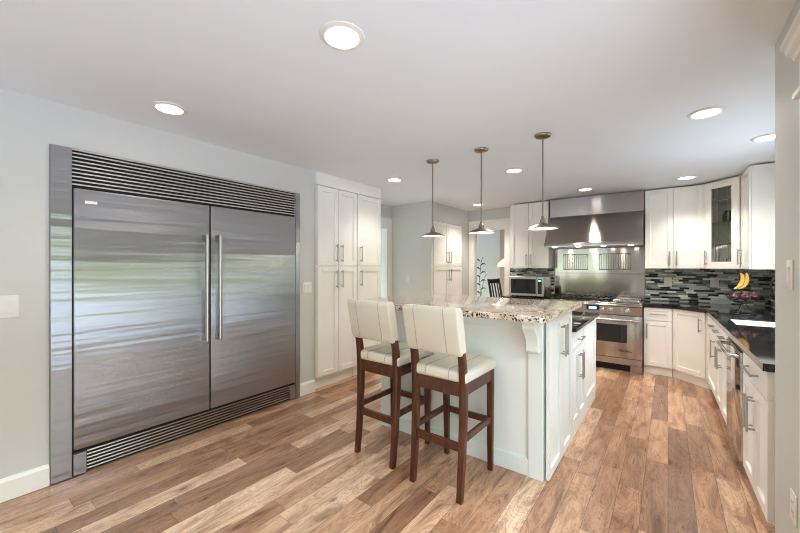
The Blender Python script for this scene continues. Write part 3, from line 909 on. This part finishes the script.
# ------------------------------------------------------------------ hood
hd = thing('range_hood', 'wide stainless steel range hood reaching the ceiling', 'hood', ((RX0 + RX1) / 2, YB, 0))
hw2 = (RX1 - RX0) / 2
def hy_(y): return y - YB
MB().box(-hw2, hy_(5.885), 2.168, hw2, -.003, CE - .012, .002).build('duct_cover', M['steel_v'], hd)
hp = [(-.003, 1.695), (hy_(5.56), 1.695), (hy_(5.56), 1.745), (hy_(5.60), 1.775), (hy_(5.84), 2.167), (-.003, 2.167)]
MB().prism(hp, 'x', -hw2, hw2, .002, 1).build('canopy', M['steel_v'], hd)
MB().box(-hw2 + .002, hy_(5.556), 1.690, hw2 - .002, hy_(5.575), 1.700).build('rim', M['steel'], hd, False)
MB().box(-hw2 + .06, hy_(5.68), 1.690, hw2 - .06, hy_(6.10), 1.6945).build('filter', M['steel_dark'], hd, False)
for x in (-.48, -.16, .16, .48):
    MB().lathe([(0, 0), (.026, 0), (.030, .004), (.030, .010), (0, .010)], (x, hy_(5.625), 1.682), 20).build('lamp_lens', M['hood_lamp'], hd)
    ld_ = bpy.data.lights.new('hood_spot', 'SPOT'); ld_.energy = 1.6; ld_.color = (1, .86, .68); ld_.spot_size = R(120); ld_.spot_blend = .6; ld_.shadow_soft_size = .03
    lo = bpy.data.objects.new('hood_spot', ld_); C.objects.link(lo); lo.parent = hd; lo.location = (x, hy_(5.625), 1.672); lo.rotation_euler = (R(12), 0, 0)

# ------------------------------------------------------------------ island
IX0, IX1, IY0 = -2.02, -.61, 2.40
il = thing('island_cabinet', 'raised pale white island cabinet behind the bar stools', 'cabinet', (0, 0, 0))
IYM, IYE = 3.085, 4.25
ib = MB()
ib.box(IX0, IY0, .0, IX1 - .036, IYM, 1.059); ib.box(IX1 - .036, IY0 + .06, 0, IX1 - .022, IYM, 1.059)
ib.build('body', M['isl'], il, False)
fp = MB()
fp.box(IX1 - .130, IY0 - .020, 0, IX1 - .036, IY0, 1.059, .0015)
fp.box(IX0, IY0 - .020, 0, IX0 + .10, IY0, 1.059, .0015)
fp.box(IX0 + .10, IY0 - .014, 0, IX1 - .130, IY0, .115, .0015)
fp.box(IX0 + .10, IY0 - .014, .97, IX1 - .130, IY0, 1.059, .0015)
fp.build('front_panel', M['isl'], il)
cbp = [(0, 1.058), (-.150, 1.058), (-.156, 1.03), (-.150, 1.01), (-.115, .975), (-.085, .93), (-.072, .885), (-.075, .86), (-.066, .845), (0, .845)]
MB().prism([(IY0 - .020 + a, b_) for a, b_ in cbp], 'x', IX1 - .122, IX1 - .044, .003, 1).build('corbel', M['isl'], il)
for j, (ya, yb) in enumerate(((IY0 - .012, 2.742), (2.742, IYM - .002))):
    d = shaker(MB(), 0, yb - ya - 2 * G, .012, 1.054, .055).build('door', M['isl'], il)
    d.rotation_euler = (0, 0, PI / 2); d.location = (IX1 - .021, ya + G, 0)
    wd = yb - ya - 2 * G
    bar_pull(MB(), 'v', wd - .030 if j == 0 else .030, .76, .985).build('handle', M['nickel'], d)

lc = thing('island_cabinet', 'lower island cabinet with black top facing the aisle', 'cabinet', (0, 0, 0))
MB().box(IX0, IYM + .003, 0, IX1 - .022, IYE, .872).build('body', M['isl'], lc, False)
yd = 3.64
d = shaker(MB(), 0, yd - IYM - .008, .70, .866, .04).build('drawer', M['isl'], lc)
d.rotation_euler = (0, 0, PI / 2); d.location = (IX1 - .021, IYM + .006, 0)
bar_pull(MB(), 'h', .785, .18, .36).build('handle', M['nickel'], d)
hwid = (yd - IYM - .008) / 2
for j in (0, 1):
    d = shaker(MB(), .001, hwid - .001, .095, .696, .05).build('door', M['isl'], lc)
    d.rotation_euler = (0, 0, PI / 2); d.location = (IX1 - .021, IYM + .006 + j * hwid, 0)
    bar_pull(MB(), 'v', hwid - .028 if j == 0 else .028, .44, .66).build('handle', M['nickel'], d)
d = shaker(MB(), .002, IYE - yd - .002, .095, .868, .07).build('side_panel', M['isl'], lc)
d.rotation_euler = (0, 0, PI / 2); d.location = (IX1 - .021, yd, 0)
MB().box(IX1 - .0215, IYM + .004, 0, IX1 - .006, IYE, .090, .002).build('plinth', M['isl'], lc)
tag(MB().box(IX0 - .02, IYM + .004, .874, IX1 + .028, IYE + .03, .904, .003, 2).build('countertop', M['black_stone'], None), 'black stone top of the lower island section', 'countertop')

# granite bar top with rounded corners
gp = []
gxa, gxb, gya, gyb, rr = -2.22, -.575, 2.165, 3.30, .07
for cxx, cyy, a0 in ((gxb - rr, gya + rr, -90), (gxb - .03, gyb - .03, 0), (gxa + .03, gyb - .03, 90), (gxa + rr, gya + rr, 180)):
    r_ = rr if cyy < 2.5 else .03
    for k in range(7):
        a = R(a0 + 15 * k); gp.append((cxx + r_ * math.cos(a), cyy + r_ * math.sin(a)))
tag(MB().prism(gp, 'z', 1.060, 1.100, .004, 2).build('countertop', M['granite'], None), 'speckled granite bar top on the raised island', 'countertop')


# ------------------------------------------------------------------ bar stools
def stool(loc, rz, label):
    t = thing('bar_stool', label, 'bar stool', loc, rz, 'cream bar stools at the island')
    for sx in (-1, 1):
        MB().loft([(sx * .172, .212, 0, .016, .016), (sx * .174, .208, .35, .019, .019), (sx * .176, .205, .695, .020, .021)], .003).build('leg', M['stool_wood'], t)
        MB().loft([(sx * .172, -.222, 0, .017, .018), (sx * .173, -.196, .25, .019, .020), (sx * .175, -.182, .50, .020, .022), (sx * .176, -.180, .66, .020, .024),
                   (sx * .176, -.192, .80, .020, .021), (sx * .176, -.214, .92, .020, .019), (sx * .176, -.238, 1.03, .018, .016)], .003).build('leg', M['stool_wood'], t)
    ap = MB()
    ap.box(-.156, .190, .625, .156, .214, .695, .002); ap.box(-.156, -.198, .615, .156, -.172, .70, .002)
    for sx in (-1, 1): ap.box(sx * .166, -.158, .622, sx * .190, .186, .695, .002)
    ap.build('apron', M['stool_wood'], t)
    MB().box(-.155, -.205, .285, .155, -.183, .335, .002).build('stretcher', M['stool_wood'], t)
    MB().box(-.156, .200, .320, .156, .222, .362, .002).build('stretcher', M['stool_wood'], t)
    for sx in (-1, 1): MB().box(sx * .163, -.172, .335, sx * .185, .190, .375, .002).build('stretcher', M['stool_wood'], t)
    # seat cushion
    s = MB().loft([(0, .018, .697, .196, .212), (0, .018, .712, .205, .222), (0, .018, .752, .205, .222), (0, .018, .770, .186, .204)], 0)
    so_ = s.build('seat', M['vinyl'], t)
    bv = so_.modifiers.new('round', 'BEVEL'); bv.width = .016; bv.segments = 3; bv.limit_method = 'ANGLE'; bv.angle_limit = R(15)
    for x in (-.085, .085):
        p = MB().tube([(x, -.205, .715), (x, -.206, .752), (x, -.188, .7705), (x, .222, .7705), (x, .240, .754), (x, .2405, .715)], .0028, 6)
        p.build('piping', M['piping'], so_)
    # reclined back pad
    secs = []
    for z, yc, hh in ((.868, -.214, .030), (.885, -.218, .039), (1.02, -.245, .041), (1.135, -.268, .040), (1.158, -.273, .030)):
        secs.append((0, yc, z,   .197 if .87 < z < 1.15 else .190, hh))
    b = MB().loft(secs, 0).build('backrest', M['vinyl'], t)
    bv = b.modifiers.new('round', 'BEVEL'); bv.width = .013; bv.segments = 3; bv.limit_method = 'ANGLE'; bv.angle_limit = R(18)
    for x in (-.110, .105):
        p = MB().tube([(x, -.257, .886), (x, -.2863, 1.02), (x, -.308, 1.135), (x, -.300, 1.157), (x, -.246, 1.157), (x, -.2283, 1.135), (x, -.205, 1.02), (x, -.180, .886)], .0032, 6)
        p.build('piping', M['piping'], b)
    return t


stool((-1.150, 2.100, 0), R(-1), 'cream bar stool nearer the aisle, in front of the island panel')
stool((-1.690, 2.140, 0), R(-1), 'cream bar stool farther from the aisle, nearer the pantry')


# ------------------------------------------------------------------ pendants and recessed lamps
def pendant(x, y, label, zb=1.71):
    t = thing('pendant_lamp', label, 'pendant lamp', (x, y, CE), 0, 'pendant lamps over the island')
    d = zb - CE
    MB().lathe([(0, -.026), (.030, -.026), (.058, -.018), (.064, -.006), (.064, -.001), (0, -.001)], seg=32).build('canopy', M['bronze'], t)
    MB().cyl((0, 0, -.02), (0, 0, d + .075), .0058, 12).build('rod', M['bronze'], t)
    MB().lathe([(0, d + .098), (.010, d + .098), (.012, d + .078), (.022, d + .070), (.024, d + .045), (.034, d + .036), (.036, d + .030), (0, d + .030)], seg=24).build('socket', M['bronze'], t)
    sh = MB().lathe([(.030, d + .036), (.050, d + .030), (.080, d + .020), (.106, d + .008), (.119, d + .001), (.1195, d - .001), (.105, d + .005), (.079, d + .017), (.049, d + .027), (.030, d + .033)], seg=40).build('shade', M['shade'], t)
    MB().lathe([(.031, d + .030), (.048, d + .0245), (.078, d + .0145), (.104, d + .002), (.115, d - .004), (.113, d - .005), (.103, d + .0), (.077, d + .012), (.047, d + .022), (.031, d + .027)], seg=40).build('reflector', M['plastic'], sh)
    MB().lathe([(.116, d - .004), (.121, d - .004), (.123, d + .0), (.119, d + .002)], seg=40).build('rim', M['bronze'], sh)
    MB().lathe([(0, d - .006), (.018, d - .002), (.028, d + .012), (.024, d + .026), (0, d + .030)], seg=20).build('bulb', M['bulb'], t)
    l = bpy.data.lights.new('pendant_light', 'POINT'); l.energy = .8; l.color = (1, .9, .76); l.shadow_soft_size = .03
    o = bpy.data.objects.new('pendant_light', l); C.objects.link(o); o.parent = t; o.location = (0, 0, d - .03)


pendant(-1.885, 3.02, 'pendant lamp over the pantry end of the island')
pendant(-1.351, 2.995, 'middle pendant lamp over the granite bar')
pendant(-.806, 2.965, 'pendant lamp over the aisle end of the island, largest in view')

cans = [(-1.198, 1.132, 'round recessed ceiling lamp nearest the viewer, above the open floor'), (-2.665, .944, 'recessed ceiling lamp in front of the refrigerator'),
        (.209, 3.219, 'recessed ceiling lamp above the right aisle'), (-2.664, 3.388, 'recessed ceiling lamp in front of the tall white pantry doors'),
        (-1.356, 3.865, 'recessed ceiling lamp just behind the row of pendants'), (-.908, 5.40, 'recessed ceiling lamp in front of the range hood'),
        (.174, 5.42, 'recessed ceiling lamp in front of the white wall cabinets right of the hood'), (-2.597, 5.622, 'recessed ceiling lamp in front of the doorway'),
        (.654, 4.136, 'recessed ceiling lamp over the sink, half hidden by the near wall')]
for x, y, lab in cans:
    watt = (.45 if 'pantry' in lab else .40 if y < 2 else .8 if 'hood' in lab else 1) * CAN_W
    t = thing('recessed_lamp', lab, 'ceiling lamp', (x, y, CE), 0, 'recessed ceiling lamps')
    MB().lathe([(.075, -.0005), (.078, -.010), (.084, -.012), (.102, -.005), (.104, -.0005)], seg=40).build('trim_ring', M['plastic'], t)
    MB().lathe([(0, -.006), (.066, -.006), (.0745, -.003), (.0745, -.0005), (0, -.0005)], seg=32).build('lens', M['lamp'], t)
    l = bpy.data.lights.new('can_light', 'SPOT'); l.energy = watt; l.color = (1, .93, .84); l.spot_size = R(118 if ('pantry' in lab or 'front of the' in lab) else 152); l.spot_blend = .75; l.shadow_soft_size = .07
    o = bpy.data.objects.new('can_light', l); C.objects.link(o); o.parent = t; o.location = (0, 0, -.02)


# ------------------------------------------------------------------ switches and outlets
def plate(kind, label, loc, rz, wd, ht, n=1):
    cat = 'switch' if kind == 'switch' else 'outlet'
    t = thing('light_switch' if kind == 'switch' else 'wall_outlet', label, cat, loc, rz, 'light switches' if kind == 'switch' else 'wall outlets')
    MB().box(-wd / 2, -.006, -ht / 2, wd / 2, -.0005, ht / 2, .002, 2).build('cover_plate', M['plastic'], t)
    for i in range(n):
        x = (i - (n - 1) / 2) * .046
        if kind == 'switch':
            MB().prism([(-.006, -.033), (-.009, -.033), (-.0075, 0), (-.0115, .033), (-.006, .033)], 'x', x - .016, x + .016).build('rocker', M['plastic'], t)
        else:
            for z in (-.02, .02):
                s = MB().box(x - .017, -.0085, z - .014, x + .017, -.006, z + .014, .001).build('socket', M['plastic'], t)
                MB().box(x - .008, -.0090, z - .004, x - .006, -.0084, z + .006).box(x + .006, -.0090, z - .004, x + .008, -.0084, z + .006).build('slot', M['black'], s, False)


plate('switch', 'double light switch on the wall left of the refrigerator', (XL, .245, 1.16), PI / 2, .115, .135, 2)
plate('switch', 'double light switch between refrigerator and pantry', (XL, 2.463, 1.163), PI / 2, .115, .125, 2)
plate('outlet', 'wall outlet on the grey hall wall', (-3.53, YH, 1.19), 0, .085, .13)
plate('outlet', 'tiled wall outlet right of the range', (0.0, YB - .008, 1.185), 0, .085, .13)
plate('outlet', 'tiled wall outlet near the bananas', (.488, YB - .008, 1.19), 0, .085, .13)
plate('switch', 'single light switch on the near right wall', (XN, 2.165, 1.365), -PI / 2, .085, .125, 1)
plate('outlet', 'low wall outlet on the near right wall by the frame edge', (XN, 2.11, .42), -PI / 2, .08, .12)

# ------------------------------------------------------------------ microwave and small things
mw = thing('microwave', 'steel microwave with black door on the short counter', 'microwave', (-1.80, 5.70, .915))
MB().box(-.275, 0, .012, .275, .40, .325, .004).build('body', M['steel'], mw)
dd = MB().box(-.273, -.022, .016, .165, -.001, .322, .004).build('door', M['steel'], mw)
MB().box(-.245, -.024, .055, .150, -.020, .285, .002).build('window', M['oven_glass'], dd)
MB().box(.168, -.022, .016, .273, -.001, .322, .004).build('control_panel', M['steel'], mw)
MB().box(.180, -.024, .055, .240, -.0205, .290, .001).build('keypad', M['black'], mw)
MB().box(.190, -.0245, .250, .230, -.0235, .275).build('display', M['display'], mw, False)
for sx in (-.24, .24):
    for y in (.05, .35): MB().cyl((sx, y, 0), (sx, y, .013), .012, 10).build('foot', M['black'], mw)
for i, (x, y, lab) in enumerate(((-1.505, 5.76, 'front dark spice jar beside the microwave'), (-1.512, 5.83, 'middle dark spice jar beside the microwave'), (-1.508, 5.90, 'rear dark spice jar beside the microwave'))):
    t = thing('spice_jar', lab, 'jar', (x, y, .915), 0, 'spice jars by the microwave')
    MB().lathe([(0, 0), (.022, 0), (.024, .004), (.024, .10), (.018, .115), (.018, .12), (0, .12)], seg=18).build('jar', M['spice'], t)
    MB().lathe([(0, .121), (.020, .121), (.021, .124), (.021, .15), (.019, .153), (0, .153)], seg=18).build('lid', M['black' if i % 2 else 'steel_dark'], t)

# fruit stand with bananas and onions
fs = thing('fruit_stand', 'black wire fruit stand on the counter below the narrow wall cabinet', 'fruit stand', (.61, 4.98, .915))
k = MB()
k.tube([(.10 * math.cos(a), .10 * math.sin(a), .005) for a in [2 * PI * i / 28 for i in range(28)]], .0045, 8, True)
for a in (0, 2 * PI / 3, 4 * PI / 3):
    k.tube([(.10 * math.cos(a), .10 * math.sin(a), .005), (.05 * math.cos(a), .05 * math.sin(a), .05), (.02 * math.cos(a), .02 * math.sin(a), .10)], .004, 8)
k.build('base', M['wire'], fs)
bk = MB()
for z, r_ in ((.125, .06), (.160, .105), (.20, .125)):
    bk.tube([(1.15 * r_ * math.cos(a), r_ * math.sin(a), z) for a in [2 * PI * i / 32 for i in range(32)]], .0035, 8, True)
for i in range(16):
    a = 2 * PI * i / 16
    bk.tube([(0, 0, .105), (1.15 * .06 * math.cos(a), .06 * math.sin(a), .120), (1.15 * .105 * math.cos(a), .105 * math.sin(a), .158), (1.15 * .125 * math.cos(a), .125 * math.sin(a), .20)], .002, 6)
bk.build('basket', M['wire'], fs)
MB().tube([(0, .118, .20), (0, .125, .30), (0, .120, .40), (0, .08, .455), (0, .03, .455), (0, .01, .43), (0, .02, .41)], .005, 10).build('hook', M['wire'], fs)
for i, (x, y, z, r_, lab) in enumerate(((-.062, -.02, .172, .040, 'red onion at the left of the wire basket'), (.012, -.035, .176, .043, 'red onion in the middle of the wire basket'),
                                        (.078, .0, .182, .040, 'red onion at the right of the wire basket'))):
    t = thing('onion', lab, 'onion', (.61 + x, 4.98 + y, .915 + z), 0, 'red onions in the wire basket')
    MB().lathe([(0, -.9 * r_), (.4 * r_, -.82 * r_), (.85 * r_, -.4 * r_), (r_, 0), (.88 * r_, .4 * r_), (.45 * r_, .75 * r_), (.18 * r_, .92 * r_), (.1 * r_, 1.1 * r_), (0, 1.15 * r_)], seg=20).build('bulb', M['onion'], t)
    MB().cyl((0, 0, 1.08 * r_), (.004, 0, 1.35 * r_), .003, 6).build('stem', M['banana'], t)
for dx, lab in ((-.018, 'left hand banana of the pair on the fruit stand hook'), (.030, 'right hand banana of the pair on the fruit stand hook')):
    t = thing('banana', lab, 'banana', (.61, 4.98, .915), 0, 'bananas on the hook')
    pts, rs = [], []
    for i in range(13):
        q = i / 12
        a = R(-28 + 108 * q)
        h_ = dx + .108 * math.cos(a) - .09; v_ = .362 - .108 * math.sin(a)
        pts.append((.795 * h_, .606 * h_ + .035, v_))
        rs.append(.004 + .0135 * math.sin(PI * min(1, .10 + q * .88)) ** .6)
    MB().tube(pts, rs, 8).build('fruit', M['banana'], t)
    MB().cyl(Vector(pts[0]), Vector(pts[0]) + Vector((.006, .004, .022)), .004, 8).build('stem', M['olive'], t)

# crockery in the corner cabinet
def crock(name, label, cat, x, y, z, prof, m, handle=None):
    t = thing(name, label, cat, (x, y, z))
    MB().lathe(prof, seg=24).build('bowl' if name == 'bowl' else 'vessel', M[m], t)
    if handle:
        MB().tube(handle, .006, 8).build('handle', M[m], t)
crock('pot', 'dark olive pot on the middle shelf behind glass', 'pot', .60, 5.92, 1.9425, [(0, 0), (.05, 0), (.065, .04), (.06, .10), (.045, .13), (.05, .145), (.044, .145), (.04, .13), (0, .12)], 'olive')
crock('bowl', 'cream yellow bowl on the middle shelf behind glass', 'bowl', .735, 5.81, 1.9425, [(0, 0), (.035, 0), (.06, .03), (.075, .07), (.071, .07), (.055, .032), (0, .012)], 'cream_glaze')
crock('mug', 'mottled brown mug on the bottom shelf behind glass', 'mug', .665, 5.87, 1.3905, [(0, 0), (.055, 0), (.06, .01), (.06, .13), (.055, .13), (.055, .015), (0, .012)], 'brown_glaze',
      [(-.058, 0, .105), (-.09, 0, .10), (-.095, 0, .06), (-.085, 0, .03), (-.058, 0, .025)])
crock('plate', 'pale plate leaning upright on the lower shelf behind glass', 'plate', .70, 5.99, 1.6725, [(0, 0), (.06, .002), (.11, .016), (.108, .02), (.06, .007), (0, .005)], 'cream_glaze')

# ------------------------------------------------------------------ seen through the doorway
fl = thing('floor_lamp', 'lit floor lamp with pale yellow shade beyond the doorway', 'floor lamp', (-2.90, 7.75, 0))
MB().lathe([(0, 0), (.14, 0), (.14, .015), (.03, .03), (.015, .06), (0, .06)], seg=28).build('base', M['bronze'], fl)
MB().cyl((0, 0, .05), (0, 0, 1.48), .010, 12).build('pole', M['bronze'], fl)
MB().lathe([(.17, 1.40), (.19, 1.41), (.16, 1.48), (.07, 1.56), (.03, 1.58), (.028, 1.575), (.065, 1.553), (.155, 1.475), (.168, 1.40)], seg=32).build('lamp_shade', M['fabric_lamp'], fl)
l = bpy.data.lights.new('floor_lamp_light', 'POINT'); l.energy = 14; l.color = (1, .82, .6); l.shadow_soft_size = .08
o = bpy.data.objects.new('floor_lamp_light', l); C.objects.link(o); o.parent = fl; o.location = (0, 0, 1.36)
dc = thing('dining_chair', 'black slat-back chair beyond the doorway', 'chair', (-2.545, 6.9, 0), R(80))
MB().box(-.21, -.21, .44, .21, .21, .475, .008).build('seat', M['black'], dc)
for sx in (-1, 1):
    MB().loft([(sx * .19, -.18, 0, .018, .018), (sx * .19, -.18, .44, .018, .018)]).build('leg', M['black'], dc)
    MB().loft([(sx * .19, .22, 0, .018, .018), (sx * .19, .19, .45, .018, .018), (sx * .19, .33, 1.15, .018, .014)]).build('leg', M['black'], dc)
bk = MB()
bk.loft([(0, .308, 1.06, .172, .010), (0, .325, 1.14, .172, .010)]); bk.loft([(0, .217, .60, .172, .010), (0, .230, .66, .172, .010)])
for x in (-.10, 0, .10): bk.loft([(x, .228, .65, .016, .006), (x, .310, 1.07, .016, .006)])
bk.build('backrest', M['black'], dc)
ws = thing('branch_sculpture', 'tall dark metal branch sculpture beyond the doorway', 'sculpture', (-3.53, 7.75, 0))
MB().lathe([(0, 0), (.10, 0), (.10, .012), (.02, .03), (0, .03)], seg=24).build('base', M['wire'], ws)
st = MB()
st.tube([(0, 0, .02), (.02, 0, .6), (-.01, 0, 1.1), (.03, 0, 1.5), (.07, 0, 1.62)], .006, 8)
st.tube([(0, 0, .5), (.05, .02, .9), (.10, .02, 1.15), (.16, .02, 1.22)], .005, 8)
st.build('stem', M['wire'], ws)
for i in range(9):
    z = .75 + i * .095; sgn = 1 if i % 2 else -1
    MB().tube([(.01, 0, z), (.01 + sgn * .05, .01, z + .05), (.01 + sgn * .10, .02, z + .05), (.01 + sgn * .13, .02, z + .03)], [.004, .016, .012, .002], 8).build('leaf', M['wire'], ws)
